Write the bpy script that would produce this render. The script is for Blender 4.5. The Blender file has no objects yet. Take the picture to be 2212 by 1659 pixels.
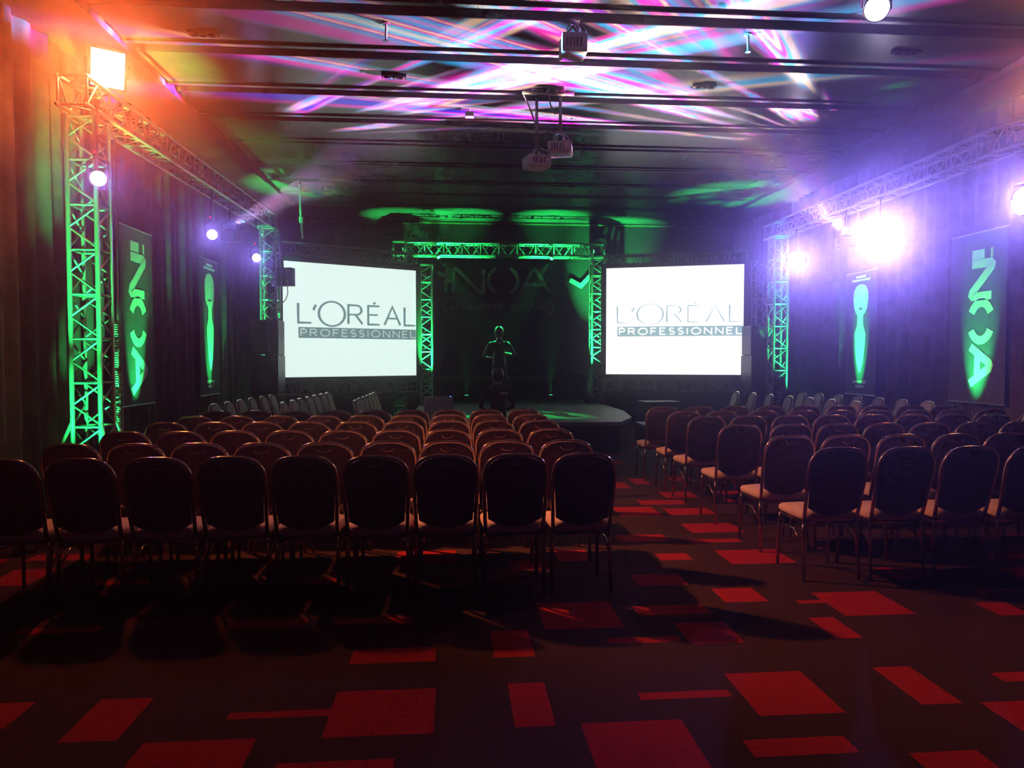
import bpy, bmesh, math, random
from mathutils import Vector, Matrix, Quaternion
random.seed(7)
S = bpy.context.scene
COL = S.collection
R = math.radians

# ------------------------------------------------------------------ camera, world, exposure
cam = bpy.data.cameras.new('camera'); camo = bpy.data.objects.new('camera', cam); COL.objects.link(camo)
cam.sensor_width = 36; cam.lens = 36 * 1550 / 2212; cam.clip_start = .05; cam.clip_end = 200
camo.location = (0, 0, 1.6)
camo.rotation_euler = (R(90 - 2.1), 0, R(-4.65))
S.camera = camo
S.view_settings.view_transform = 'Standard'; S.view_settings.look = 'None'
S.view_settings.exposure = 0; S.view_settings.gamma = 1; S.view_settings.use_curve_mapping = False
w = bpy.data.worlds.new('world'); S.world = w; w.use_nodes = True
w.node_tree.nodes['Background'].inputs[0].default_value = (.0, .0, .0, 1)
BLOOM_HAZE = .0075      # thin even haze added to give the lamps their bloom; scatters mostly forward
_v = w.node_tree.nodes.new('ShaderNodeVolumeScatter'); _v.inputs['Color'].default_value = (1, 1, 1, 1)
_v.inputs['Density'].default_value = BLOOM_HAZE; _v.inputs['Anisotropy'].default_value = .94
w.node_tree.links.new(_v.outputs[0], w.node_tree.nodes['World Output'].inputs['Volume'])
S.cycles.use_denoising = True
S.cycles.max_bounces = 4; S.cycles.diffuse_bounces = 2; S.cycles.glossy_bounces = 3
S.cycles.transmission_bounces = 2; S.cycles.volume_bounces = 0
S.cycles.sample_clamp_indirect = 4
S.cycles.use_light_tree = False
S.cycles.use_adaptive_sampling = True; S.cycles.adaptive_threshold = .06; S.cycles.adaptive_min_samples = 12
S.cycles.caustics_reflective = False; S.cycles.caustics_refractive = False

VIOLET = (.27, .18, 1.0); ORANGE = (1.0, .20, .045); GREEN = (.012, 1.0, .16)
def light(name, kind, loc, target, energy, color, angle=60, blend=.4, radius=.04):
    l = bpy.data.lights.new(name, kind); o = bpy.data.objects.new(name, l); COL.objects.link(o)
    l.energy = energy; l.color = color; l.shadow_soft_size = radius
    if kind == 'SPOT': l.spot_size = R(angle); l.spot_blend = blend
    o.location = loc
    if target is not None:
        o.rotation_euler = (Vector(target) - Vector(loc)).to_track_quat('-Z', 'Y').to_euler()
    return o

# ------------------------------------------------------------------ materials
MATS = {}
def mat(name, color, rough=.6, metal=0, spec=.5, emit=None, estr=0, noise=None, bump=None, coat=0):
    if name in MATS: return MATS[name]
    m = bpy.data.materials.new(name); m.use_nodes = True; nt = m.node_tree; b = nt.nodes['Principled BSDF']
    b.inputs['Base Color'].default_value = (*color, 1); b.inputs['Roughness'].default_value = rough
    b.inputs['Metallic'].default_value = metal; b.inputs['Specular IOR Level'].default_value = spec
    b.inputs['Coat Weight'].default_value = coat
    if emit: b.inputs['Emission Color'].default_value = (*emit, 1); b.inputs['Emission Strength'].default_value = estr
    tc = nt.nodes.new('ShaderNodeTexCoord')
    if noise:
        sc, amt = noise
        n = nt.nodes.new('ShaderNodeTexNoise'); n.inputs['Scale'].default_value = sc; n.inputs['Detail'].default_value = 4
        nt.links.new(tc.outputs['Object'], n.inputs['Vector'])
        r = nt.nodes.new('ShaderNodeValToRGB')
        r.color_ramp.elements[0].position = .3; r.color_ramp.elements[1].position = .7
        r.color_ramp.elements[0].color = (*[c * (1 - amt) for c in color], 1)
        r.color_ramp.elements[1].color = (*[min(1, c * (1 + amt)) for c in color], 1)
        nt.links.new(n.outputs['Fac'], r.inputs['Fac']); nt.links.new(r.outputs['Color'], b.inputs['Base Color'])
    if bump:
        sc, st = bump
        n = nt.nodes.new('ShaderNodeTexNoise'); n.inputs['Scale'].default_value = sc; n.inputs['Detail'].default_value = 3
        nt.links.new(tc.outputs['Object'], n.inputs['Vector'])
        bp = nt.nodes.new('ShaderNodeBump'); bp.inputs['Strength'].default_value = st; bp.inputs['Distance'].default_value = .01
        nt.links.new(n.outputs['Fac'], bp.inputs['Height']); nt.links.new(bp.outputs['Normal'], b.inputs['Normal'])
    if emit and 'projection_white' not in name and name != 'violet_lamp_lens': m.cycles.emission_sampling = 'NONE'   # lamps carry their own light objects
    MATS[name] = m
    return m

M_alu = mat('aluminium', (.28, .285, .29), .32, .6, noise=(30, .12))
M_blackmetal = mat('black_metal', (.02, .02, .022), .4, .3, noise=(20, .3))
M_brass = mat('brass_frame', (.52, .36, .24), .16, .95, noise=(25, .15))
M_backcloth = mat('wine_fabric', (.085, .040, .042), .85, spec=.2, noise=(60, .25), bump=(250, .2))
M_beige = mat('beige_fabric', (.50, .40, .33), .8, spec=.25, noise=(50, .15), bump=(250, .2))
M_dark = mat('dark_underside', (.03, .022, .02), .7, noise=(20, .3))
M_drape = mat('dark_drape', (.085, .075, .078), .8, spec=.25, noise=(6, .25), bump=(120, .15))
M_backwall = mat('black_backwall', (.020, .022, .024), .8, spec=.2, noise=(5, .2))
M_soffit = mat('dark_soffit', (.06, .055, .055), .7, noise=(4, .2))
M_void = mat('ceiling_void', (.006, .006, .006), .9, noise=(4, .2))
M_panel = mat('glossy_ceiling_panel', (.095, .096, .094), .25, spec=.30, noise=(1.4, .22), bump=(3.5, .05))
M_trim = mat('bronze_trim', (.25, .19, .10), .5, .3, noise=(10, .2))
M_stage = mat('stage_deck', (.17, .19, .17), .55, noise=(9, .2), bump=(60, .1))
M_skirt = mat('black_skirt', (.008, .008, .009), .9, noise=(8, .3))
M_screen = mat('projection_white', (.7, .7, .7), .9, emit=(.80, 1.0, .93), estr=.98, noise=(3, .05))  # projector light on the screens is put in as emission
M_screenR = mat('projection_white_bright', (.7, .7, .7), .9, emit=(1, 1, 1), estr=1.25, noise=(3, .05))
M_glow = mat('projected_slate', (.05, .08, .08), .9, emit=(.155, .25, .26), estr=.95, noise=(12, .1))  # projected lettering: its light is put into the emission colour
M_glowR = mat('projected_pale_slate', (.1, .15, .15), .9, emit=(.33, .52, .54), estr=.95, noise=(12, .1))
M_glowwhite = mat('projected_reversed', (.5, .5, .5), .9, emit=(.45, .60, .55), estr=.95, noise=(12, .1))
M_glowwhiteR = mat('projected_reversed_bright', (.5, .5, .5), .9, emit=(1, 1, .98), estr=1.1, noise=(12, .1))
M_banner = mat('grey_banner_cloth', (.085, .085, .10), .75, noise=(15, .1), bump=(90, .1))
M_white = mat('white_print', (.85, .85, .85), .6, noise=(15, .05))
M_logo = mat('grey_letters', (.36, .38, .38), .6, noise=(15, .1))
M_white_plastic = mat('white_plastic', (.75, .74, .78), .35, noise=(12, .06))
M_lens_v = mat('violet_lamp_lens', (.8, .8, .8), .2, emit=(.80, .72, 1), estr=14, noise=(5, .05))
M_lens_o = mat('orange_lamp_lens', (.8, .8, .8), .2, emit=(1, .86, .62), estr=12, noise=(5, .05))
M_lens_g = mat('green_lamp_lens', (.5, .8, .5), .2, emit=(.05, 1, .25), estr=6, noise=(5, .05))
M_lens_w = mat('warm_downlight_lens', (.8, .8, .8), .2, emit=(1, .55, .25), estr=4, noise=(5, .05))
M_red = mat('red_indicator', (.6, .02, .02), .4, emit=(1, .02, .03), estr=2, noise=(5, .05))
M_glass = mat('dark_glass', (.03, .05, .06), .12, noise=(6, .2))
M_chrome = mat('chrome', (.75, .75, .78), .15, 1, noise=(8, .05))
M_skin = mat('skin', (.42, .25, .18), .55, noise=(14, .1))
M_hair = mat('dark_hair', (.02, .014, .012), .5, noise=(40, .3))
M_cloth = mat('black_clothing', (.012, .012, .014), .8, noise=(30, .3), bump=(60, .2))
M_jacket = mat('dark_jacket', (.010, .011, .011), .28, noise=(30, .3), bump=(60, .2))
M_cardboard = mat('brown_board', (.35, .20, .11), .8, noise=(10, .2))
M_cable = mat('grey_cable', (.35, .36, .36), .5, noise=(10, .2))

def carpet_mat(name, c1, c2):
    m = bpy.data.materials.new(name); m.use_nodes = True; nt = m.node_tree; b = nt.nodes['Principled BSDF']
    b.inputs['Roughness'].default_value = .95; b.inputs['Specular IOR Level'].default_value = .1
    tc = nt.nodes.new('ShaderNodeTexCoord')
    br = nt.nodes.new('ShaderNodeTexBrick'); br.inputs['Scale'].default_value = 24
    br.inputs['Color1'].default_value = (*c1, 1); br.inputs['Color2'].default_value = (*[.8 * a for a in c1], 1)
    br.inputs['Mortar'].default_value = (*c2, 1); br.inputs['Mortar Size'].default_value = .035; br.inputs['Mortar Smooth'].default_value = .6
    nt.links.new(tc.outputs['Object'], br.inputs['Vector'])
    n = nt.nodes.new('ShaderNodeTexNoise'); n.inputs['Scale'].default_value = 90; n.inputs['Detail'].default_value = 5
    nt.links.new(tc.outputs['Object'], n.inputs['Vector'])
    mx = nt.nodes.new('ShaderNodeMix'); mx.data_type = 'RGBA'; mx.blend_type = 'MULTIPLY'; mx.inputs[0].default_value = .55
    nt.links.new(br.outputs['Color'], mx.inputs[6]); nt.links.new(n.outputs['Color'], mx.inputs[7])
    nt.links.new(mx.outputs[2], b.inputs['Base Color'])
    bp = nt.nodes.new('ShaderNodeBump'); bp.inputs['Strength'].default_value = .4; bp.inputs['Distance'].default_value = .004
    nt.links.new(n.outputs['Fac'], bp.inputs['Height']); nt.links.new(bp.outputs['Normal'], b.inputs['Normal'])
    return m
M_carpet = carpet_mat('brown_carpet', (.085, .042, .028), (.034, .015, .012))
M_carpetred = carpet_mat('red_carpet', (.48, .026, .020), (.34, .018, .015))

# ------------------------------------------------------------------ helpers
def mesh_obj(name, bm, m, parent=None, smooth=False):
    me = bpy.data.meshes.new(name); bm.to_mesh(me); bm.free()
    if smooth:
        for p in me.polygons: p.use_smooth = True
    for mm in (m if isinstance(m, (list, tuple)) else [m]): me.materials.append(mm)
    o = bpy.data.objects.new(name, me); COL.objects.link(o)
    if parent: o.parent = parent
    return o
def tag(o, label=None, cat=None, group=None, kind=None):
    if label: o['label'] = label
    if cat: o['category'] = cat
    if group: o['group'] = group
    if kind: o['kind'] = kind
    return o
def empty(name, loc=(0, 0, 0), rz=0, label=None, cat=None, group=None):
    o = bpy.data.objects.new(name, None); COL.objects.link(o); o.location = loc; o.rotation_euler = (0, 0, rz)
    o.empty_display_size = .1
    return tag(o, label, cat, group)
def box(bm, c, s, rot=None, bevel=0):
    r = bmesh.ops.create_cube(bm, size=1)
    vs = r['verts']
    bmesh.ops.scale(bm, vec=s, verts=vs)
    if bevel:
        es = list({e for v in vs for e in v.link_edges})
        rr = bmesh.ops.bevel(bm, geom=es, offset=bevel, segments=2, affect='EDGES', profile=.7)
        vs = list({v for f in rr['faces'] for v in f.verts} | {v for v in vs if v.is_valid})
    if rot is not None: bmesh.ops.rotate(bm, cent=(0, 0, 0), matrix=rot, verts=vs)
    bmesh.ops.translate(bm, vec=c, verts=vs)
    return vs
def tube(bm, pts, r, seg=8, closed=False, cap=True):
    pts = [Vector(p) for p in pts]; n = len(pts); rings = []
    ref = None
    for i, p in enumerate(pts):
        if closed: t = pts[(i + 1) % n] - pts[i - 1]
        else: t = pts[min(i + 1, n - 1)] - pts[max(i - 1, 0)]
        t.normalize()
        if ref is None:
            a = Vector((0, 0, 1)) if abs(t.z) < .9 else Vector((1, 0, 0))
            ref = t.cross(a).normalized()
        ref = (ref - t * ref.dot(t)).normalized(); b = t.cross(ref)
        rr = r[i] if isinstance(r, (list, tuple)) else r
        rings.append([bm.verts.new(p + (ref * math.cos(2 * math.pi * k / seg) + b * math.sin(2 * math.pi * k / seg)) * rr) for k in range(seg)])
    for i in range(n if closed else n - 1):
        A = rings[i]; B = rings[(i + 1) % n]
        for k in range(seg): bm.faces.new((A[k], A[(k + 1) % seg], B[(k + 1) % seg], B[k]))
    if cap and not closed:
        bm.faces.new(rings[0][::-1]); bm.faces.new(rings[-1])
def lathe(bm, prof, seg=20, axis=None):
    rings = []
    for r, z in prof:
        rings.append([bm.verts.new((r * math.cos(2 * math.pi * k / seg), r * math.sin(2 * math.pi * k / seg), z)) for k in range(seg)])
    for a, b in zip(rings, rings[1:]):
        for k in range(seg): bm.faces.new((a[k], a[(k + 1) % seg], b[(k + 1) % seg], b[k]))
    bm.faces.new(rings[0][::-1]); bm.faces.new(rings[-1])
def bbox_obj(name, c, s, m, parent=None, bevel=0, rot=None):
    bm = bmesh.new(); box(bm, c, s, rot, bevel); return mesh_obj(name, bm, m, parent)
def tube_obj(name, pts, r, m, parent=None, seg=8, closed=False):
    bm = bmesh.new(); tube(bm, pts, r, seg, closed); return mesh_obj(name, bm, m, parent, True)
def prism(bm, outline, n0, n1, frame):
    """outline 2D (u,v) extruded from n0 to n1 along frame normal. frame=(O,U,V,N)"""
    O, U, V, N = frame
    a = [bm.verts.new(O + U * u + V * v + N * n0) for u, v in outline]
    b = [bm.verts.new(O + U * u + V * v + N * n1) for u, v in outline]
    bm.faces.new(a[::-1]); bm.faces.new(b); k = len(a)
    for i in range(k): bm.faces.new((a[i], a[(i + 1) % k], b[(i + 1) % k], b[i]))
ORD = ['first', 'second', 'third', 'fourth', 'fifth', 'sixth', 'seventh', 'eighth', 'ninth', 'tenth']

# stroke lettering ---------------------------------------------------------------
def arc(cx, cy, rx, ry, a0, a1, n=14):
    return [(cx + rx * math.cos(R(a0 + (a1 - a0) * i / n)), cy + ry * math.sin(R(a0 + (a1 - a0) * i / n))) for i in range(n + 1)]
GL = {  # letter: (width, strokes), unit height
 'A': (.86, [[(0, 0), (.43, 1), (.86, 0)], [(.16, .36), (.70, .36)]]),
 'L': (.62, [[(0, 1), (0, 0), (.62, 0)]]),
 'R': (.72, [[(0, 0), (0, 1), (.40, 1)] + arc(.42, .75, .25, .25, 90, -90, 8) + [(0, .5)], [(.36, .5), (.72, 0)]]),
 'E': (.6, [[(.6, 1), (0, 1), (0, 0), (.6, 0)], [(0, .52), (.5, .52)]]),
 'F': (.58, [[(.58, 1), (0, 1), (0, 0)], [(0, .5), (.5, .5)]]),
 'P': (.6, [[(0, 0), (0, 1), (.36, 1)] + arc(.36, .73, .24, .27, 90, -90, 8) + [(0, .46)]]),
 'O': (1.0, [arc(.5, .5, .5, .5, 0, 360, 28)]),
 'Q': (1.36, [arc(.68, .5, .64, .64, 0, 360, 36)]),
 'S': (.56, [arc(.28, .75, .26, .25, 30, 270, 10) + arc(.28, .25, .28, .25, 90, -150, 10)]),
 'I': (.04, [[(.02, 0), (.02, 1)]]),
 'N': (.78, [[(0, 0), (0, 1), (.78, 0), (.78, 1)]]),
 'D': (.74, [[(0, 0), (0, 1), (.30, 1)] + arc(.30, .5, .44, .5, 90, -90, 12) + [(0, 0)]]),
 'C': (.8, [arc(.48, .5, .48, .5, 50, 310, 18)]),
 'U': (.68, [[(0, 1), (0, .34)] + arc(.34, .34, .34, .34, 180, 360, 12) + [(.68, 1)]]),
 'T': (.66, [[(0, 1), (.66, 1)], [(.33, 1), (.33, 0)]]),
 'K': (.64, [[(0, 0), (0, 1)], [(.6, 1), (0, .45)], [(.2, .6), (.64, 0)]]),
 'M': (.9, [[(0, 0), (.08, 1), (.45, .2), (.82, 1), (.9, 0)]]),
 "'": (.12, [[(.0, .66), (.12, .95)]]),
 ' ': (.35, []),
 'i': (.06, [[(.03, 0), (.03, .62)], [(.03, .92), (.03, 1.04)]]),
 'n': (.86, [[(0, 0), (0, .93), (.05, 1), (.12, .97), (.74, .03), (.81, 0), (.86, .07), (.86, 1)]]),
 'o': (1.02, [arc(.51, .5, .51, .54, 118, 242, 14), arc(.51, .5, .51, .54, 62, -62, 14)]),
 'a': (1.08, [[(0, 0), (.46, .94), (.54, 1), (.62, .94), (1.08, 0)], [(.25, .38), (.83, .38)]]),
}
GL['É'] = (GL['E'][0], GL['E'][1] + [[(.28, 1.10), (.38, 1.2)]])
GL['Ó'] = (GL['O'][0], GL['O'][1] + [[(.46, 1.12), (.62, 1.28)]])
def strokes(text, h, wid=1., gap=.16):
    out = []; x = 0
    for ch in text:
        cw, ss = GL[ch]
        for s in ss: out.append([((x + p[0] * wid) * h, p[1] * h) for p in s])
        x += cw * wid + gap
    return out, (x - gap) * h
def stroke_mesh(bm, sts, wv, frame, t, wh=None):
    """each stroke segment becomes a thin slab; wh = width used for horizontal strokes"""
    for si, st in enumerate(sts):
        pts = [Vector(p) for p in st]; n = len(pts); L_ = []; R_ = []
        closed = n > 3 and (pts[0] - pts[-1]).length < 1e-5
        if closed: pts = pts[:-1]; n -= 1
        for i, p in enumerate(pts):
            a = pts[i - 1] if (i > 0 or closed) else None; b = pts[(i + 1) % n] if (i < n - 1 or closed) else None
            d0 = (p - a).normalized() if a is not None else None; d1 = (b - p).normalized() if b is not None else None
            if d0 is None: d0 = d1
            if d1 is None: d1 = d0
            t_ = (d0 + d1)
            t_ = t_.normalized() if t_.length > 1e-4 else d1
            nn = Vector((-t_.y, t_.x)); c_ = max(.45, nn.dot(Vector((-d1.y, d1.x))))
            ww = wv if wh is None else wv + (wh - wv) * abs(t_.x) ** 2
            L_.append(p + nn * ww / 2 / c_); R_.append(p - nn * ww / 2 / c_)
        O, U, V, N = frame; tt = t + si * .0012      # crossing strokes never share a plane
        ring = []
        for l, r in zip(L_, R_):
            ring.append([bm.verts.new(O + U * q.x + V * q.y + N * h_) for q, h_ in ((l, 0), (r, 0), (r, tt), (l, tt))])
        m = len(ring)
        for i in range(m if closed else m - 1):
            A_, B_ = ring[i], ring[(i + 1) % m]
            for k in range(4): bm.faces.new((A_[k], A_[(k + 1) % 4], B_[(k + 1) % 4], B_[k]))
        if not closed: bm.faces.new(ring[0][::-1]); bm.faces.new(ring[-1])
    bmesh.ops.recalc_face_normals(bm, faces=bm.faces)

# ------------------------------------------------------------------ the setting
XL, XR, YB, ZC = -4.2, 7.2, 18.2, 5.02
RECTS = [(-0.56,-0.09,3.02,3.44),(-1.01,-0.55,3.21,3.27),(0.26,0.44,3.04,3.46),(0.21,0.43,3.77,4.14),(0.53,1.01,4.14,4.6),(1.36,1.76,3.05,3.48),(0.87,1.31,3.24,3.31),(2.15,2.35,3.09,3.49),(0.55,1.0,2.57,3.05),(1.2,1.64,2.73,2.86),(1.83,2.12,2.47,2.71),(2.43,2.72,2.83,3.09),(2.71,3.06,3.28,3.38),(1.14,1.6,4.32,4.49),(1.32,1.63,3.86,4.18),(0.86,1.28,3.9,3.98),(2.17,2.33,3.87,4.2),(2.42,2.88,4.21,4.65),(1.77,2.06,4.51,4.79),(1.29,1.65,4.89,5.15),(2.15,2.67,5.35,5.75),(1.63,1.89,5.5,5.69),(2.17,2.67,6.35,6.71),(1.43,1.88,6.08,6.32),(2.04,2.5,6.0,6.12),(0.82,1.08,5.54,5.86),(1.68,2.11,7.07,7.51),(2.04,2.55,7.61,7.86),(2.2,2.68,7.09,7.4),(2.42,2.8,7.97,8.34),(-1.65,-1.41,3.07,3.45),(-1.29,-0.83,2.74,3.04),(-2.11,-1.94,3.21,3.45),(-0.7,-0.24,2.66,2.84),(-1.35,-0.89,4.3,4.43),(-0.73,-0.26,4.31,4.42),(-2.55,-2.08,4.31,4.41),(-0.55,-0.1,3.75,3.94),(-3.3,-3.0,5.25,5.65),(-0.46,0.01,5.76,5.93),(0.42,0.71,5.32,5.59),(2.24,2.58,4.45,4.51),(3.38,3.59,4.14,4.37),(3.19,3.53,4.89,5.17),(-1.13,-0.8,5.11,5.24)]
rr = random.Random(3)
for i in range(260):      # the rest of the carpet carries the same kind of blocks
    x = rr.uniform(XL, XR - .5); y = rr.uniform(-2.6, 17)
    if 2.2 < y < 5.2 and -3.4 < x < 3.8: continue
    if 4.8 < y < 8.4 and 1.1 < x < 2.9: continue
    ww, hh = rr.choice([(.46, .42), (.46, .1), (.2, .42), (.46, .18), (.3, .3)])
    ww = min(ww, XR - x - .05)
    if any(x < b and x + ww > a and y < d and y + hh > c for a, b, c, d in RECTS): continue
    RECTS.append((round(x, 2), round(x + ww, 2), round(y, 2), round(y + hh, 2)))
xs = sorted({XL - .1, XR + .1} | {v for r in RECTS for v in r[:2]}); ys = sorted({-3., YB + .1} | {v for r in RECTS for v in r[2:]})
bm = bmesh.new()
grid = [[bm.verts.new((x, y, 0)) for x in xs] for y in ys]
for j in range(len(ys) - 1):
    yc = (ys[j] + ys[j + 1]) / 2
    row = [r for r in RECTS if r[2] < yc < r[3]]
    for i in range(len(xs) - 1):
        f = bm.faces.new((grid[j][i], grid[j][i + 1], grid[j + 1][i + 1], grid[j + 1][i]))
        xc = (xs[i] + xs[i + 1]) / 2
        if any(r[0] < xc < r[1] for r in row): f.material_index = 1
tag(mesh_obj('floor', bm, [M_carpet, M_carpetred]), 'dark brown carpet with scattered red rectangles', kind='structure')

def drape_wall(name, x, side, label):
    bm = bmesh.new(); n = 720; y0, y1 = -3., YB + .05; ph = 0; rows = []
    r2 = random.Random(name)
    for zz, amp in ((0, 1.), (2.4, .92), (ZC - .08, .75)):
        rows.append((zz, amp))
    prof = []
    for i in range(n + 1):
        ph += 2 * math.pi * (y1 - y0) / n / r2.uniform(.20, .42)
        prof.append(.045 * math.sin(ph) + .018 * math.sin(ph * .37 + 1))
    vs = [[bm.verts.new((x + side * (-.02 + prof[i] * a), y0 + (y1 - y0) * i / n, z)) for i in range(n + 1)] for z, a in rows]
    for j in range(2):
        for i in range(n): bm.faces.new((vs[j][i], vs[j][i + 1], vs[j + 1][i + 1], vs[j + 1][i]))
    tag(mesh_obj(name, bm, M_drape, None, True), label, kind='structure')
drape_wall('wall_left', XL - .06, -1, 'dark pleated drapes along the left wall')
drape_wall('wall_right', XR + .06, 1, 'dark pleated drapes along the right wall')
tag(bbox_obj('wall_back', ((XL + XR) / 2, YB + .05, ZC / 2), (XR - XL + .3, .1, ZC + .5), M_backwall), 'black wall behind the stage', kind='structure')
tag(bbox_obj('wall_rear', ((XL + XR) / 2, -3.05, ZC / 2), (XR - XL + .3, .1, ZC + .5), M_drape), 'dark wall behind the camera', kind='structure')
# ceiling: dark void with glossy panels separated by deep slots
CXL, CXR = -3.52, 6.47
ceil = tag(bbox_obj('ceiling', ((XL + XR) / 2, 7.6, ZC + .36), (XR - XL + .4, 21.6, .06), M_void), 'dark ceiling with long glossy grey panels and black slots', kind='structure')
SL = [-2.0, -.84, .32, 1.48, 2.64, 3.80, 4.96, 6.12, 7.25, 8.33, 9.53, 10.61, 11.76, 12.98, 14.25, 15.30, 16.52, 18.15]
for a, b in zip(SL, SL[1:]):
    gw = .12 if b < 12 else .075
    bm = bmesh.new(); y0, y1 = a + gw, b - gw
    box(bm, ((CXL + CXR) / 2, (y0 + y1) / 2, ZC + .05), (CXR - CXL, y1 - y0, .10), bevel=.012)
    # stepped lip along the far edge of each panel
    box(bm, ((CXL + CXR) / 2, y1 - .05, ZC - .008), (CXR - CXL, .07, .03), bevel=.006)
    o = mesh_obj('ceiling_panel', bm, M_panel, ceil)
for nm, x0, x1 in (('trim_1', XL - .15, CXL - .02), ('trim_2', CXR + .02, XR + .15)):
    bm = bmesh.new(); box(bm, ((x0 + x1) / 2, 7.6, ZC + .08), (x1 - x0, 21.4, .3))
    tag(mesh_obj(nm, bm, M_soffit), 'dark soffit along the %s edge of the ceiling' % ('left' if x0 < 0 else 'right'), kind='structure')
tag(bbox_obj('trim_3', ((XL + XR) / 2, YB - .03, ZC - .05), (XR - XL, .05, .035), M_trim), 'thin bronze moulding above the stage wall', kind='structure')

# ------------------------------------------------------------------ stage
bm = bmesh.new()
out = [(-.78, 18.1), (-.78, 12.6), (-.35, 11.75), (2.78, 11.75), (3.20, 12.7), (3.42, 14.2), (3.45, 18.1)]
stage = empty('stage', (1.3, 14.5, 0), 0, 'low stage with grey deck and black skirt between the screens', 'stage')
O = Vector((-1.3, -14.5, 0)); FR = (O, Vector((1, 0, 0)), Vector((0, 1, 0)), Vector((0, 0, 1)))
prism(bm, out, .47, .53, FR); mesh_obj('deck', bm, M_stage, stage)
bm = bmesh.new(); ins = [(1.3 + (x - 1.3) * .992, 14.9 + (y - 14.9) * .992) for x, y in out]
prism(bm, ins, 0, .468, FR); mesh_obj('skirt', bm, M_skirt, stage)
st = empty('stage_steps', (3.75, 13.5, 0), 0, 'small dark steps at the right side of the stage', 'steps')
for k in range(2):
    bbox_obj('tread', (-.05 + k * .22 - .02, 0, .34 - k * .17 - .02), (.24, .8, .04), M_stage, st, .008)
    bbox_obj('riser', (-.06 + k * .22 - .02, 0, (.30 - k * .17) / 2), (.2, .78, .30 - k * .17), M_skirt, st)
# backdrop lettering on the wall
lg = empty('wall_logo', (1.1, 18.12, 3.3), 0, 'grey iNOA lettering with tagline on the black wall behind the stage', 'sign')
def wallframe(x, z): return (Vector((x - 1.1, 0.02, z - 3.3)), Vector((1, 0, 0)), Vector((0, 0, 1)), Vector((0, -1, 0)))
k18 = 1.0125
for ch, x, wid, h in (('i', -.21, 1, .60), ('n', -.0, .88, .60), ('o', .88, .76 * 1.0, .64), ('a', 1.66, .74 / .65, .60)):
    bm = bmesh.new(); sts = []
    cw, ss = GL[ch]; ww = {'i': 1, 'n': .76 / .86, 'o': .74 / 1.02, 'a': .78 / 1.08}[ch] / h
    if ch == 'i': ww = 1 / h * .6
    sts = [[(p[0] * ww * h, p[1] * h * (1.18 if ch == 'i' and p[1] > .8 else 1)) for p in s] for s in ss]
    for grp in ([[q] for q in sts] if ch in 'io' else [sts]):
        bm = bmesh.new(); stroke_mesh(bm, grp, .085, wallframe(x, 3.22), .03); mesh_obj('letter', bm, M_logo, lg)
_, tw = strokes('LA COLORACIÓN DEL FUTURO', .125, 1.0, .22); sk = 2.42 / tw; x = 0
for ch in 'LA COLORACIÓN DEL FUTURO':
    cw, ss = GL[ch]
    if ss:
        bm = bmesh.new(); stroke_mesh(bm, [[((x + p[0]) * .125 * sk, p[1] * .125) for p in q] for q in ss], .030, wallframe(-.06, 2.83), .02); mesh_obj('tagline_letter', bm, M_logo, lg)
    x += cw + .22
for a_ in (arc(.02, 2.88, .26, .20, 118, 242, 10), arc(2.28, 2.88, .26, .20, 62, -62, 10)):
    bm = bmesh.new(); stroke_mesh(bm, [a_], .030, wallframe(0, 0), .02); mesh_obj('bracket', bm, M_logo, lg)
for xx, flip in ((-.62, 1), (2.95, -1)):
    bm = bmesh.new()
    pts = [(0, .15), (.28, .0), (.62, .36), (.86, .42)] if flip < 0 else [(-.08, .30), (.16, .20), (.26, .06)]
    stroke_mesh(bm, [pts], .11, wallframe(xx + (.3 if flip > 0 else 0), 3.42), .02); mesh_obj('ribbon_mark', bm, M_logo, lg)

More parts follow.
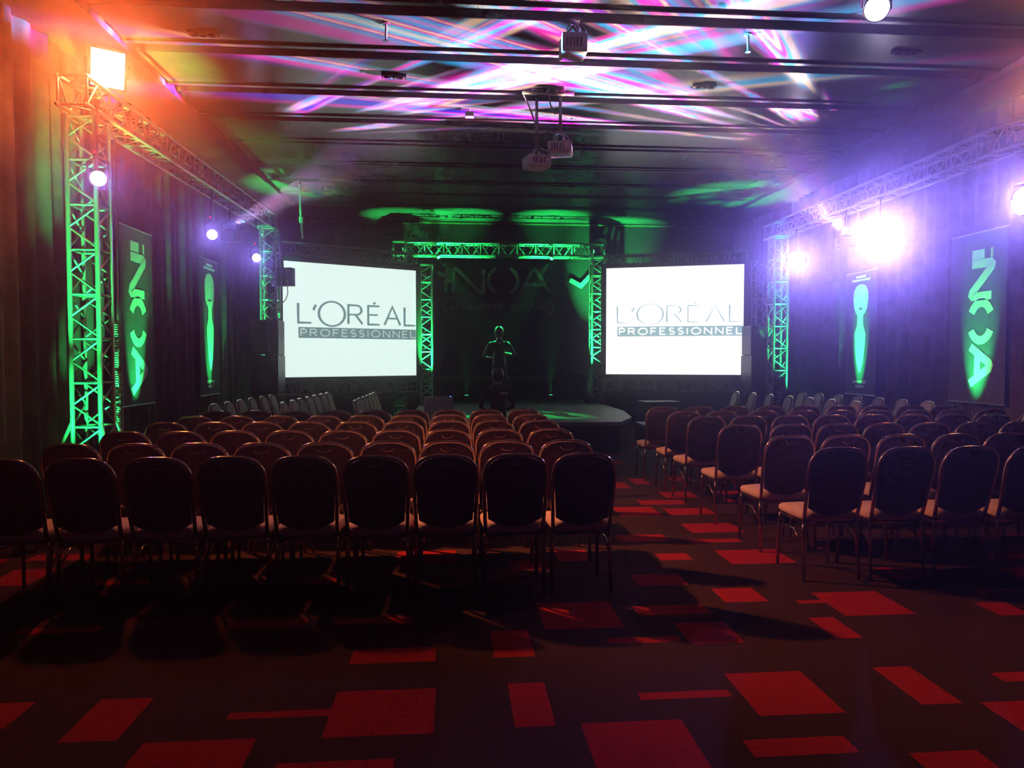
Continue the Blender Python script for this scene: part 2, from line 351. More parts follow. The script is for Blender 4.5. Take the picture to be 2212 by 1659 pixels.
# ------------------------------------------------------------------ trusses
BR_ME = None
def unit_cyl():
    global BR_ME
    if BR_ME is None:
        bm = bmesh.new(); tube(bm, [(0, 0, 0), (0, 0, 1)], 1, 6)
        BR_ME = bpy.data.meshes.new('brace'); bm.to_mesh(BR_ME); bm.free()
        for p in BR_ME.polygons: p.use_smooth = True
        BR_ME.materials.append(M_alu)
    return BR_ME
def strut(name, a, b, r, parent):
    a, b = Vector(a), Vector(b); d = b - a
    o = bpy.data.objects.new(name, unit_cyl()); COL.objects.link(o); o.parent = parent
    o.matrix_local = Matrix.Translation(a) @ d.to_track_quat('Z', 'Y').to_matrix().to_4x4() @ Matrix.Diagonal((r, r, d.length, 1))
    return o
def truss(name, p0, p1, size, label, side, bay=.46, cr=.024, br=.011, group=None, feet=False, cat='truss', plates=False):
    """box truss from p0 to p1; side = horizontal direction of one cross axis"""
    p0, p1 = Vector(p0), Vector(p1); ax = (p1 - p0); L = ax.length; ax.normalize()
    u = Vector(side); u = (u - ax * u.dot(ax)).normalized(); v = ax.cross(u)
    t = empty(name, p0, 0, label, cat, group); h = size / 2
    def P(s, a, b): return ax * s + u * (a * h) + v * (b * h)
    cs = [(-1, -1), (1, -1), (1, 1), (-1, 1)]
    for a, b in cs: strut('chord', P(0, a, b), P(L, a, b), cr, t)
    n = max(1, round(L / bay)); st = L / n
    for i in range(n + 1):
        for k in range(4):
            (a, b), (c, d) = cs[k], cs[(k + 1) % 4]
            s = min(max(i * st, .02), L - .02)
            strut('rung', P(s, a, b), P(s, c, d), br * 1.15, t)
            if i < n:
                m = (i + .5) * st; e = (i + 1) * st
                strut('brace', P(i * st + .02, c, d), P(m, a, b), br, t)
                strut('brace', P(m, a, b), P(e - .02, c, d), br, t)
    if plates:
        for s in (0, L):
            bm = bmesh.new(); 
            for k in range(4):
                (a, b), (c, d) = cs[k], cs[(k + 1) % 4]
                tube(bm, [P(s, a, b), P(s, c, d)], cr * 1.1, 6)
            mesh_obj('end_frame', bm, M_alu, t)
    if feet:
        bm = bmesh.new(); box(bm, (0, 0, .01), (size * 2.0, size * 2.0, .02)); mesh_obj('base_plate', bm, M_blackmetal, t)
        for a, b in cs:
            strut('outrigger', P(.95, a, b), Vector((a * .42, b * .42, .03)), .018, t)
    return t
ST = .27
truss('truss_column', (-3.66, 7.62, .02), (-3.66, 7.62, 4.0), ST, 'near green-lit truss column standing by the left drapes', (1, 0, 0), .46, feet=True)
truss('truss_column', (-3.40, 13.75, .02), (-3.40, 13.75, 4.0), ST, 'far truss column behind the left loudspeaker stack', (1, 0, 0), .46, feet=False)
truss('truss_column', (6.50, 14.0, .02), (6.50, 14.0, 4.0), ST, 'far truss column by the right drapes under the white lamp', (1, 0, 0), .46)
truss('truss_column', (6.50, 7.35, .02), (6.50, 7.35, 4.0), ST, 'near truss column by the right drapes outside the view', (1, 0, 0), .46, feet=True)
truss('truss_beam', (-3.60, 7.2, 4.14), (-3.46, 14.0, 4.14), ST, 'long overhead truss beam running along the left drapes', (1, 0, 0), .46)
truss('truss_beam', (6.45, 6.9, 4.14), (6.47, 14.3, 4.14), ST, 'long overhead truss beam running along the right drapes', (1, 0, 0), .46)
# green stage portal
truss('truss_column', (3.50, 17.4, .55), (3.50, 17.4, 4.03), .29, 'right green column of the stage portal, beside the right screen', (1, 0, 0), .44, cr=.027, br=.016, plates=True)
truss('truss_column', (-1.28, 17.4, .02), (-1.28, 17.4, 4.03), .29, 'left column of the stage portal, mostly behind the left screen', (1, 0, 0), .44, cr=.027, br=.016, plates=True)
truss('truss_beam', (-1.12, 17.4, 4.19), (3.34, 17.4, 4.19), .29, 'green horizontal truss across the top of the stage portal', (0, 1, 0), .45, cr=.027, br=.016)
for x, sd in ((-1.28, 'left'), (3.50, 'right')):
    c = empty('truss_corner', (x, 17.4, 4.045), 0, 'square green corner block at the top %s of the stage portal' % sd, 'truss corner')
    for sx in (-1, 1):
        for sy in (-1, 1): tube_obj('post', [(sx * .145, sy * .145, 0), (sx * .145, sy * .145, .31)], .03, M_alu, c, 6)
    for z in (.01, .30):
        bm = bmesh.new(); q = .145
        tube(bm, [(-q, -q, z), (q, -q, z)], .03, 6); tube(bm, [(q, -q, z), (q, q, z)], .03, 6)
        tube(bm, [(q, q, z), (-q, q, z)], .03, 6); tube(bm, [(-q, q, z), (-q, -q, z)], .03, 6); mesh_obj('ring', bm, M_alu, c)

# ------------------------------------------------------------------ screens on their trusses
def screen(name, A, B, zb, zt, label, mw, mi, mr, thin, side):
    A, B = Vector((*A, 0)), Vector((*B, 0)); U = (B - A); Wd = U.length; U.normalize(); V = Vector((0, 0, 1)); N = U.cross(V)
    s = empty(name, (A.x, A.y, zb), 0, label, 'screen'); Hh = zt - zb
    def F(u, v, n=0): return (U * u + V * v + N * n, U, V, N)
    bm = bmesh.new(); prism(bm, [(0, 0), (Wd, 0), (Wd, Hh), (0, Hh)], 0, .012, F(0, 0)); mesh_obj('projection_surface', bm, mw, s)
    for nm, o in (('border', [(-.12, -.10), (Wd + .12, -.10), (Wd + .12, 0), (-.12, 0)]), ('border', [(-.12, Hh), (Wd + .12, Hh), (Wd + .12, Hh + .10), (-.12, Hh + .10)]),
                  ('border', [(-.12, 0), (0, 0), (0, Hh), (-.12, Hh)]), ('border', [(Wd, 0), (Wd + .12, 0), (Wd + .12, Hh), (Wd, Hh)])):
        bm = bmesh.new(); prism(bm, o, -.02, .03, F(0, 0)); mesh_obj(nm, bm, M_skirt, s)
    bm = bmesh.new(); prism(bm, [(-.1, -.08), (Wd + .1, -.08), (Wd + .1, Hh + .08), (-.1, Hh + .08)], -.03, -.021, F(0, 0)); mesh_obj('backing', bm, M_skirt, s)
    x0 = (.105 if side < 0 else .085) * Wd; tw = Wd - x0 - .012
    # brand line: enlarged O, wide light capitals
    h = .40 if side < 0 else .37; sts = []; x = 0
    for ch in "L'QRÉAL":
        cw, ss = GL[ch]
        if ch == 'É': sts.append([[(x + p[0], p[1]) for p in ss[-1]]]); ss = ss[:-1]
        sts.append([[(x + p[0], p[1]) for p in q] for q in ss])
        x += cw + {'L': .10, "'": .10, 'Q': .14, 'R': .30, 'É': .26, 'A': .24}.get(ch, .1)
    x -= .1; k = tw / x
    zt0 = Hh * (.475 if side < 0 else .485)
    for grp in sts:
        bm = bmesh.new(); stroke_mesh(bm, [[(p[0] * k, p[1] * h) for p in q] for q in grp], thin[0], F(x0, zt0, .012), .004, thin[1]); mesh_obj('letter', bm, mi, s)
    bb = zt0 - .105 - .21; bm = bmesh.new(); prism(bm, [(x0, bb), (Wd - .004, bb), (Wd - .004, bb + .225), (x0, bb + .225)], .012, .016, F(0, 0)); band = mesh_obj('lettering_band', bm, mi, s)
    _, tw2 = strokes('PROFESSIONNEL', .14, 1.05, .46); k = (tw - .06) / tw2; x = 0
    for ch in 'PROFESSIONNEL':
        cw, ss = GL[ch]
        bm = bmesh.new(); stroke_mesh(bm, [[((x + p[0] * 1.05) * .14 * k, p[1] * .14) for p in q] for q in ss], thin[2], F(x0 + .05, bb + .045, .0161), .003); mesh_obj('letter', bm, mr, band)
        x += cw * 1.05 + .46
    return A, U, N, Wd
scr = screen('projection_screen', (-3.45, 14.9), (-.85, 16.4), 1.2, 3.56, 'left projection screen with slate lettering on a pale glowing ground', M_screen, M_glow, M_glowwhite, (.056, .038, .022), -1)
scr2 = screen('projection_screen', (3.52, 16.4), (6.375, 15.4), 1.22, 3.655, 'right projection screen with washed-out lettering on a white glowing ground', M_screenR, M_glowR, M_glowwhiteR, (.034, .008, .030), 1)
for (A, U, N, Wd), sd in ((scr, 'left'), (scr2, 'right')):
    back = -N * .22
    z0, z1 = 3.72, .94
    e0 = A + back - U * .10; e1 = A + back + U * (Wd + .10)
    truss('truss_beam', (e0.x, e0.y, 3.84), (e1.x, e1.y, 3.84), .24, 'dim truss beam above the %s projection screen' % sd, (0, 0, 1), .4, cr=.02, br=.01)
    truss('truss_beam', (e0.x, e0.y, .96), (e1.x, e1.y, .96), .24, 'truss beam below the %s projection screen' % sd, (0, 0, 1), .4, cr=.02, br=.01)
truss('truss_column', (-.62, 16.62, .55), (-.62, 16.62, 3.72), .26, 'bright green column at the inner edge of the left screen', (1, 0, 0), .42, cr=.025, br=.015, plates=True)
truss('truss_column', (6.72, 15.35, .02), (6.72, 15.35, 3.72), .26, 'column at the outer edge of the right screen', (1, 0, 0), .42, cr=.022, br=.012)
truss('truss_column', (-3.12, 15.55, .02), (-3.12, 15.55, 3.72), .22, 'thin column behind the outer edge of the left screen', (1, 0, 0), .42, cr=.02, br=.01)
rail = empty('stage_rail', (1.0, 17.7, .55), 0, 'low horizontal metal rail along the back of the stage', 'rail')
for z in (.50, .56): tube_obj('pipe', [(-1.5, 0, z), (2.35, 0, z)], .018, M_alu, rail)
for x in (-1.45, .4, 2.3): tube_obj('post', [(x, 0, 0), (x, 0, .56)], .018, M_alu, rail)

# ------------------------------------------------------------------ banners
def banner(name, x, nx, ya, yb, zb, zt, label):
    """ya = image-left edge depth, yb = image-right edge depth"""
    U = Vector((0, 1 if yb > ya else -1, 0)); Wd = abs(yb - ya); V = Vector((0, 0, 1)); N = Vector((nx, 0, 0))
    b = empty(name, (x, ya, zb), 0, label, 'banner'); Hh = zt - zb
    F = lambda u, v, n=0: (U * u + V * v + N * n, U, V, N)
    bm = bmesh.new(); prism(bm, [(0, 0), (Wd, 0), (Wd, Hh), (0, Hh)], 0, .012, F(0, 0)); mesh_obj('cloth', bm, M_banner, b)
    for z in (0, Hh):
        bm = bmesh.new(); tube(bm, [U * -.01 + V * z + N * .006, U * (Wd + .01) + V * z + N * .006], .012, 8); mesh_obj('batten', bm, M_alu, b)
    return b, F, Wd, Hh, U, V, N
def inoa(b, F, Wd, Hh, U, V, N, u0, h, ztop, L):
    # text reads downward; letter 'up' is image right (+U), writing direction is -V
    fr = (U * u0 + V * ztop + N * .012, -V, U, N)
    x = 0; lens = {'i': .09, 'n': .50, 'o': .58, 'a': .58}; gaps = .10
    tot = sum(lens.values()) + 3 * gaps; k = L / tot
    for ch in 'inoa':
        cw, ss = GL[ch]; cwid = lens[ch] * k
        sts = [[((x + p[0] / cw * cwid if ch != 'i' else x + cwid / 2), p[1] * h) for p in q] for q in ss]
        for grp in ([[q] for q in sts] if ch in 'io' else [sts]):
            bm = bmesh.new(); stroke_mesh(bm, grp, .115 if ch != 'i' else .13, fr, .004); mesh_obj('letter', bm, M_white, b)
        x += cwid + gaps * k
bL = banner('wall_banner', -4.13, 1, 9.29, 10.26, .98, 3.27, 'grey iNOA banner hanging on the left drapes beyond the near truss'); inoa(*bL, .30, .40, 2.10, 1.92)
bR = banner('wall_banner', 7.13, -1, 9.80, 8.75, .98, 3.30, 'iNOA banner glowing green on the right drapes at the edge of view'); inoa(*bR, .42, .37, 2.06, 1.80)
def figure_banner(b, F, Wd, Hh, U, V, N):
    c = Wd / 2
    def half(pts): return [(c + u, v) for u, v in pts] + [(c - u, v) for u, v in reversed(pts)]
    k = Hh / 2.28
    bm = bmesh.new(); prism(bm, half([(.03, 1.62 * k), (.13, 1.50 * k), (.20, 1.62 * k), (.23, 1.78 * k), (.22, 1.92 * k), (.14, 2.02 * k), (.05, 2.05 * k)]), .012, .016, F(0, 0)); mesh_obj('printed_hair', bm, M_white, b)
    bm = bmesh.new(); prism(bm, half([(.02, .42 * k), (.10, .62 * k), (.15, .9 * k), (.17, 1.12 * k), (.13, 1.22 * k), (.09, 1.30 * k), (.085, 1.45 * k), (.14, 1.60 * k), (.05, 1.58 * k)]), .0165, .020, F(0, 0)); mesh_obj('printed_figure', bm, M_white, b)
    for v, wd in ((.20, .40), (.12, .26)):
        bm = bmesh.new(); prism(bm, [(c - wd / 2, v), (c + wd / 2, v), (c + wd / 2, v + .05), (c - wd / 2, v + .05)], .012, .016, F(0, 0)); mesh_obj('printed_line', bm, M_white, b)
    for v, wd in ((2.13, .56), (2.19, .3)):
        bm = bmesh.new(); prism(bm, [(c - wd / 2, v * k - .02), (c + wd / 2, v * k - .02), (c + wd / 2, v * k + .02), (c - wd / 2, v * k + .02)], .012, .016, F(0, 0)); mesh_obj('printed_line', bm, M_white, b)
figure_banner(*banner('wall_banner', -4.13, 1, 12.09, 13.05, .97, 3.25, 'grey figure-print banner hanging on the left drapes near the screen'))
figure_banner(*banner('wall_banner', 7.13, -1, 12.55, 11.62, .95, 3.10, 'figure-print banner glowing green on the right drapes below the lamps'))

# ------------------------------------------------------------------ chairs
def back_outline(w, zb, zt, n=14):
    # rounded-shoulder back, curved lower edge
    pts = []
    for i in range(n + 1):
        a = math.pi * i / n; c, s_ = math.cos(a), math.sin(a)
        x = w * math.copysign(abs(c) ** .62, c); z = zt - .17 + .17 * abs(s_) ** .72
        pts.append((x, z))
    low = []
    for i in range(9):
        t = -1 + 2 * i / 8
        low.append((t * w * .90, zb + .055 * t * t))
    return pts + low
def lean(z): return -.20 - .13 * max(0, (z - .44)) / .53
def make_chair():
    root = empty('banquet_chair')
    def slab(name, outl, d0, d1, m, puff=0):
        bm = bmesh.new()
        A = [bm.verts.new((x, lean(z) + d0, z)) for x, z in outl]; B = [bm.verts.new((x, lean(z) + d1, z)) for x, z in outl]
        n = len(A)
        cz = sum(z for _, z in outl) / n
        def fan(ring, off, flip):
            inner = [bm.verts.new((v.co.x * .72, v.co.y + off, cz + (v.co.z - cz) * .78)) for v in ring]
            for i in range(n):
                q = (ring[i], ring[(i + 1) % n], inner[(i + 1) % n], inner[i]); bm.faces.new(q if flip else q[::-1])
            bm.faces.new(inner if flip else inner[::-1])
        for i in range(n): bm.faces.new((A[i], B[i], B[(i + 1) % n], A[(i + 1) % n]))
        fan(A, -puff, False); fan(B, puff, True)
        bmesh.ops.recalc_face_normals(bm, faces=bm.faces)
        return mesh_obj(name, bm, m, root, False)
    o1 = back_outline(.196, .47, .952)
    slab('backrest', o1, .004, .042, M_beige, .010)
    slab('back_panel', o1, -.016, .003, M_backcloth, .003)
    # inverted U frame
    pts = []
    for i in range(21):
        a = math.pi * i / 20; c, s_ = math.cos(a), math.sin(a)
        x = .208 * math.copysign(abs(c) ** .62, c); z = .965 - .18 + .18 * abs(s_) ** .72
        pts.append((x, lean(z), z))
    pts = [(.190, -.19, .42), (.196, lean(.5), .5), (.204, lean(.66), .66)] + pts + [(-.204, lean(.66), .66), (-.196, lean(.5), .5), (-.190, -.19, .42)]
    tube_obj('back_frame', pts, .0135, M_brass, root, 8)
    # hand grip: brass lip; shade of the crescent opening painted as a dark face
    bm = bmesh.new(); zc = .93
    tube(bm, [(.052 * math.cos(R(a)), lean(zc) - .020, zc + .032 * math.sin(R(a))) for a in range(180, 361, 18)], .0055, 6)
    hg = mesh_obj('hand_grip', bm, M_brass, root, True)
    bm = bmesh.new(); A = [bm.verts.new((.05 * math.cos(R(a)), lean(zc) - .0205, zc + .030 * math.sin(R(a)))) for a in range(180, 361, 18)]; bm.faces.new(A)
    mesh_obj('grip_shade', bm, M_dark, hg)
    # seat cushion: crowned, waterfall front
    bm = bmesh.new(); rings = []
    def ring(sx, y0, y1, z, drop):
        r = []
        for i in range(24):
            a = 2 * math.pi * i / 24; c, s_ = math.cos(a), math.sin(a)
            x = sx * math.copysign(abs(c) ** .35, c); y = (y0 + y1) / 2 + (y1 - y0) / 2 * math.copysign(abs(s_) ** .35, s_)
            r.append(bm.verts.new((x * (1 + .04 * (y / .2)), y, z - (drop * max(0, y - .08) / .14))))
        return r
    for sx, y0, y1, z, d in ((.20, -.20, .225, .425, 0), (.212, -.205, .24, .445, .008), (.212, -.205, .24, .475, .012), (.195, -.19, .222, .495, .018), (.12, -.12, .14, .503, .01)):
        rings.append(ring(sx, y0, y1, z, d))
    for a, b in zip(rings, rings[1:]):
        for k in range(24): bm.faces.new((a[k], a[(k + 1) % 24], b[(k + 1) % 24], b[k]))
    bm.faces.new(rings[0][::-1]); bm.faces.new(rings[-1])
    mesh_obj('seat', bm, M_beige, root, True)
    bm = bmesh.new(); q = [(-.185, -.19), (.185, -.19), (.192, .19), (-.192, .19)]
    tube(bm, [(x, y, .410) for x, y in q], .0125, 6, closed=True); mesh_obj('seat_frame', bm, M_brass, root, True)
    bbox_obj('seat_board', (0, 0, .421), (.37, .38, .012), M_dark, root)
    for sx in (-1, 1):
        tube_obj('leg', [(sx * .190, .195, .412), (sx * .194, .207, .36), (sx * .201, .222, .0)], .0125, M_brass, root, 7)
        tube_obj('leg', [(sx * .190, -.19, .42), (sx * .196, -.192, .34), (sx * .203, -.225, .0)], .0125, M_brass, root, 7)
        tube_obj('side_brace', [(sx * .197, .205, .27), (sx * .199, .10, .335), (sx * .199, -.05, .34), (sx * .201, -.2, .25)], .008, M_brass, root, 6)
    return root
proto = make_chair(); PARTS = []
def collect(o, lst):
    for c in o.children: lst.append(c)
def copy_tree(o):
    r = o.copy(); COL.objects.link(r)
    for ch in list(o.children):
        c = ch.copy(); COL.objects.link(c); c.parent = r
        for g in ch.children:
            d = g.copy(); COL.objects.link(d); d.parent = c
    return r
used = [False]
def chair(x, y, rz, label, group):
    if used[0]: c = copy_tree(proto)
    else: c = proto; used[0] = True
    c.location = (x, y, 0); c.rotation_euler = (0, 0, rz); tag(c, label, 'chair', group)
    return c
rc = random.Random(11)
J = lambda a: rc.uniform(-a, a)
LY = [4.64, 5.40, 6.29, 7.16, 7.92, 8.68]
for r_, y in enumerate(LY):
    for k in range(9):
        chair(.858 - .4545 * k + J(.006), y + .335 + J(.015), R(J(.7)), 'wine-backed banquet chair, left block, %s row from camera, %s from aisle' % (ORD[r_], ORD[k]), 'chairs of the left block')
RY = [(4.77, 0), (5.55, .10), (6.53, .11), (7.50, .06), (8.22, .0), (9.03, -.04)]
for r_, (y, sl) in enumerate(RY):
    for k in range(9):
        xx = 2.71 + .477 * k
        if r_ == 0 and k > 3 or r_ == 1 and k > 5 or r_ == 2 and k > 6: continue   # out of frame
        chair(xx + J(.012) - (.02 * (r_ > 4)), y + .335 + J(.02) + sl * k * .13, R(J(1.5)), 'wine-backed banquet chair, right block, %s row from camera, %s from aisle' % (ORD[r_], ORD[k]), 'chairs of the right block')
for nm, x0, y0, x1, y1, n, rz in (('the left row nearest the drapes', -3.28, 10.05, -3.14, 12.6, 6, -90), ('the middle left row', -2.42, 10.35, -2.30, 13.2, 7, -90),
                                 ('the left row beside the stage', -1.46, 10.75, -1.46, 13.1, 6, -90)):
    for k in range(n):
        t = k / (n - 1); off = .33
        chair(x0 + (x1 - x0) * t + off + J(.01), y0 + (y1 - y0) * t, R(rz + J(2)), 'beige-fronted banquet chair turned sideways, %s, %s from camera' % (nm, ORD[k]), 'chairs turned towards the stage')
for nm, x0, y0, x1, y1, n, rz in (('the right row nearest the screen', 5.85, 10.0, 5.28, 13.0, 7, 80), ('the right row nearest the drapes', 6.90, 9.95, 6.45, 12.8, 7, 80)):
    for k in range(n):
        t = k / (n - 1)
        chair(x0 + (x1 - x0) * t - .33 + J(.01), y0 + (y1 - y0) * t, R(rz + J(2)), 'beige-fronted banquet chair turned sideways, %s, %s from camera' % (nm, ORD[k]), 'chairs turned towards the stage')

# ------------------------------------------------------------------ lamps on the trusses
def look(o, d): o.rotation_euler = Vector(d).to_track_quat('Z', 'Y').to_euler()
PAR = {}
def par_lamp(loc, aim, label, top, r=.13):
    t = empty('par_lamp', loc, 0, label, 'lamp', 'violet stage lamps')
    L = Vector(loc); d = (Vector(aim) - L).normalized()
    h = empty('lamp_head_axis'); bpy.data.objects.remove(h)
    bm = bmesh.new(); lathe(bm, [(.05, -.24), (.075, -.22), (r * .82, -.10), (r, -.02), (r, .02), (r * .93, .02)], 20)
    body = mesh_obj('can', bm, M_blackmetal, t, True); look(body, d)
    bm = bmesh.new(); lathe(bm, [(r * .90, .021), (r * .6, .034), (.01, .04)], 20)
    le = mesh_obj('lens', bm, M_lens_v, body, True)
    # yoke up to the truss clamp
    bm = bmesh.new(); tube(bm, [(-r - .02, 0, 0), (-r - .02, 0, .16), (0, 0, .21), (r + .02, 0, .16), (r + .02, 0, 0)], .010, 6)
    tube(bm, [(0, 0, .21), (0, 0, top - loc[2])], .012, 6); mesh_obj('yoke', bm, M_blackmetal, t, True)
    bm = bmesh.new(); box(bm, (0, 0, top - loc[2]), (.05, .06, .07), bevel=.01); mesh_obj('clamp', bm, M_blackmetal, t)
    bm = bmesh.new(); box(bm, (-r * .3, 0, .25), (.02, .02, .02), bevel=.004); mesh_obj('indicator', bm, M_red, t)
    return L + d * .09
EYE = (0.6, 0, 1.6)
VL = [((-3.38, 7.22, 3.31), 'violet lamp beside the near left truss column', 75), ((-3.48, 10.78, 3.38), 'violet lamp under the middle of the left truss beam', 90),
      ((-3.46, 13.05, 3.36), 'violet lamp at the far end of the left truss beam', 80), ((6.40, 13.03, 3.40), 'dazzling lamp at the far end of the right truss beam', 1000),
      ((6.40, 10.39, 3.40), 'dazzling lamp under the middle of the right truss beam', 2500), ((6.42, 7.62, 3.36), 'dazzling lamp at the right edge of view under the truss', 1000)]
for p, lb, e in VL:
    q = par_lamp(p, EYE, lb, 4.02, .078 if p[0] < 0 else (.22 if abs(p[1] - 10.39) < .1 else .17))
    light('violet_beam', 'SPOT', q, (.3, 0, 2.5) if p[0] > 0 else (1.4, 3.0, .6), e, VIOLET, 42 if p[0] > 0 else 76, 1.0, .07)
q = par_lamp((3.66, 6.05, 4.62), EYE, 'violet lamp hanging from the ceiling near the top of view', 5.02, .11)
light('violet_beam', 'SPOT', q, (1.0, 1.0, 0), 14, VIOLET, 90, 1., .07)

def blinder(loc, aim, label, sz=.29):
    t = empty('flood_lamp', loc, 0, label, 'lamp', 'orange flood lamps'); L = Vector(loc); d = (Vector(aim) - L).normalized()
    bm = bmesh.new(); box(bm, (0, 0, -.08), (sz + .06, sz + .10, .15), bevel=.02); b = mesh_obj('housing', bm, M_blackmetal, t); look(b, d)
    bm = bmesh.new(); box(bm, (0, 0, .004), (sz, sz + .05, .012), bevel=.003); mesh_obj('lens', bm, M_lens_o, b)
    for s in (-1, 1):
        bm = bmesh.new(); box(bm, (s * (sz / 2 + .045), 0, -.06), (.012, sz * .5, .05)); mesh_obj('side_bracket', bm, M_blackmetal, b)
    return L + d * .06
# left flood sits on the near column; the right one mirrors it just past the edge of view
q = blinder((-3.42, 7.55, 4.47), (.5, 1.0, 1.2), 'glaring orange flood lamp on top of the near left truss')
light('orange_flood', 'SPOT', q + Vector((.03, -.08, -.02)), q + Vector((-.05, -.93, -.52)), 330, ORANGE, 150, .35, .12)
light('orange_flood_wash', 'SPOT', q + Vector((.03, -.08, -.02)), (3.2, 6.0, .3), 1500, (1, .27, .07), 64, .7, .12)
light('orange_flood_wash_near', 'SPOT', q + Vector((.03, -.08, -.02)), (-.5, 6.6, .4), 420, (1, .27, .07), 50, .5, .12)
light('orange_flood_core', 'SPOT', q + Vector((.03, -.08, -.02)), (0, 0, 2.6), 1500, (1, .10, .016), 42, .8, .12)
q = blinder((6.50, 7.40, 4.47), (1.5, 2.0, 1.0), 'orange flood lamp on the right truss, outside the view')
light('orange_flood_right', 'SPOT', q + Vector((-.03, -.08, -.02)), q + Vector((-.35, -.8, -.52)), 170, ORANGE, 150, .35, .12)

# green uplights on the floor --------------------------------------------------------
def uplight(loc, aim, energy, label, angle=40, blend=.6, color=GREEN):
    t = empty('floor_uplight', loc, 0, label, 'uplight', 'green floor uplights'); L = Vector(loc)
    hp = Vector((0, 0, .16)); d = (Vector(aim) - L - hp).normalized()
    bm = bmesh.new(); lathe(bm, [(.04, -.12), (.06, -.11), (.07, 0), (.07, .02)], 14); b = mesh_obj('can', bm, M_blackmetal, t, True); b.location = hp; look(b, d)
    bm = bmesh.new(); lathe(bm, [(.06, .021), (.02, .028)], 14); mesh_obj('lens', bm, M_lens_g, b, True)
    bm = bmesh.new(); tube(bm, [(-.085, 0, .16), (-.085, 0, .01), (.085, 0, .01), (.085, 0, .16)], .008, 6); mesh_obj('stand', bm, M_blackmetal, t, True)
    light('green_beam', 'SPOT', L + hp + d * .05, aim, energy, color, angle, blend, .03)
uplight((-3.70, 9.60, 0), (-4.14, 9.72, 1.9), 1300, 'green uplight below the left iNOA banner', 24, .9)
uplight((-3.70, 12.52, 0), (-4.14, 12.53, 1.9), 1500, 'green uplight below the left figure banner', 18, .9)
uplight((-3.85, 13.55, 0), (-4.16, 13.62, 2.2), 1000, 'green uplight on the left drapes by the loudspeakers', 13, .9)
uplight((6.70, 9.30, 0), (7.14, 9.22, 1.9), 1900, 'green uplight below the right iNOA banner', 24, .9)
uplight((6.70, 12.10, 0), (7.14, 12.08, 1.9), 2200, 'green uplight below the right figure banner', 18, .9)
uplight((6.88, 12.95, 0), (7.16, 12.95, 2.2), 1000, 'green uplight on the right drapes by the far column', 13, .9)
uplight((-3.45, 6.40, 0), (-3.62, 7.62, 2.7), 6500, 'taller-aimed green uplight before the near left truss column', 24, .8)
uplight((-3.52, 6.15, 0), (-3.62, 7.62, 1.2), 2600, 'added low-aimed green uplight before the near left truss column', 30, .8)  # extra fixture added to light the lower part of the column
uplight((-3.90, 13.05, 0), (-3.42, 13.72, 2.4), 7000, 'green uplight at the foot of the far left truss column', 30, .8)
uplight((6.98, 13.40, 0), (6.52, 13.96, 2.2), 8000, 'green uplight at the foot of the far right truss column', 30, .8)
uplight((6.75, 7.0, 0), (5.80, 8.95, 5.0), 3600, 'green uplight by the right truss outside the view', 12, .5)
uplight((-.50, 16.10, .53), (-.62, 16.58, 2.1), 8000, 'green uplight before the inner column of the left screen', 27, .8)
uplight((3.12, 16.50, .53), (3.52, 17.36, 2.4), 9000, 'green uplight on the stage before the right portal column', 36, .8)
uplight((-1.30, 16.95, 0), (-1.28, 17.36, 3.6), 5000, 'green uplight behind the left screen by the portal column', 24, .8)
uplight((.30, 16.92, .53), (.25, 17.36, 4.15), 6000, 'green uplight on the stage left of centre', 28, .9)
uplight((2.30, 16.92, .53), (2.35, 17.36, 4.15), 8500, 'green uplight on the stage right of centre', 28, .9)
def beam_lamp(loc, aim, energy, label, cone=40):
    t = empty('truss_lamp', loc, 0, label, 'lamp', 'green lamps inside the portal truss'); d = (Vector(aim) - Vector(loc)).normalized()
    bm = bmesh.new(); lathe(bm, [(.03, -.06), (.045, -.05), (.05, 0)], 12); b = mesh_obj('can', bm, M_blackmetal, t, True); look(b, d)
    bm = bmesh.new(); lathe(bm, [(.042, .001), (.01, .006)], 12); mesh_obj('lens', bm, M_lens_g, b, True)
    light('green_beam', 'SPOT', Vector(loc) + d * .03, aim, energy, GREEN, cone, .8, .03)
beam_lamp((-1.20, 17.4, 4.19), (3.3, 17.4, 4.19), 1400, 'small green lamp inside the left end of the portal truss')
beam_lamp((3.42, 17.4, 4.19), (-1.1, 17.4, 4.19), 1400, 'small green lamp inside the right end of the portal truss')

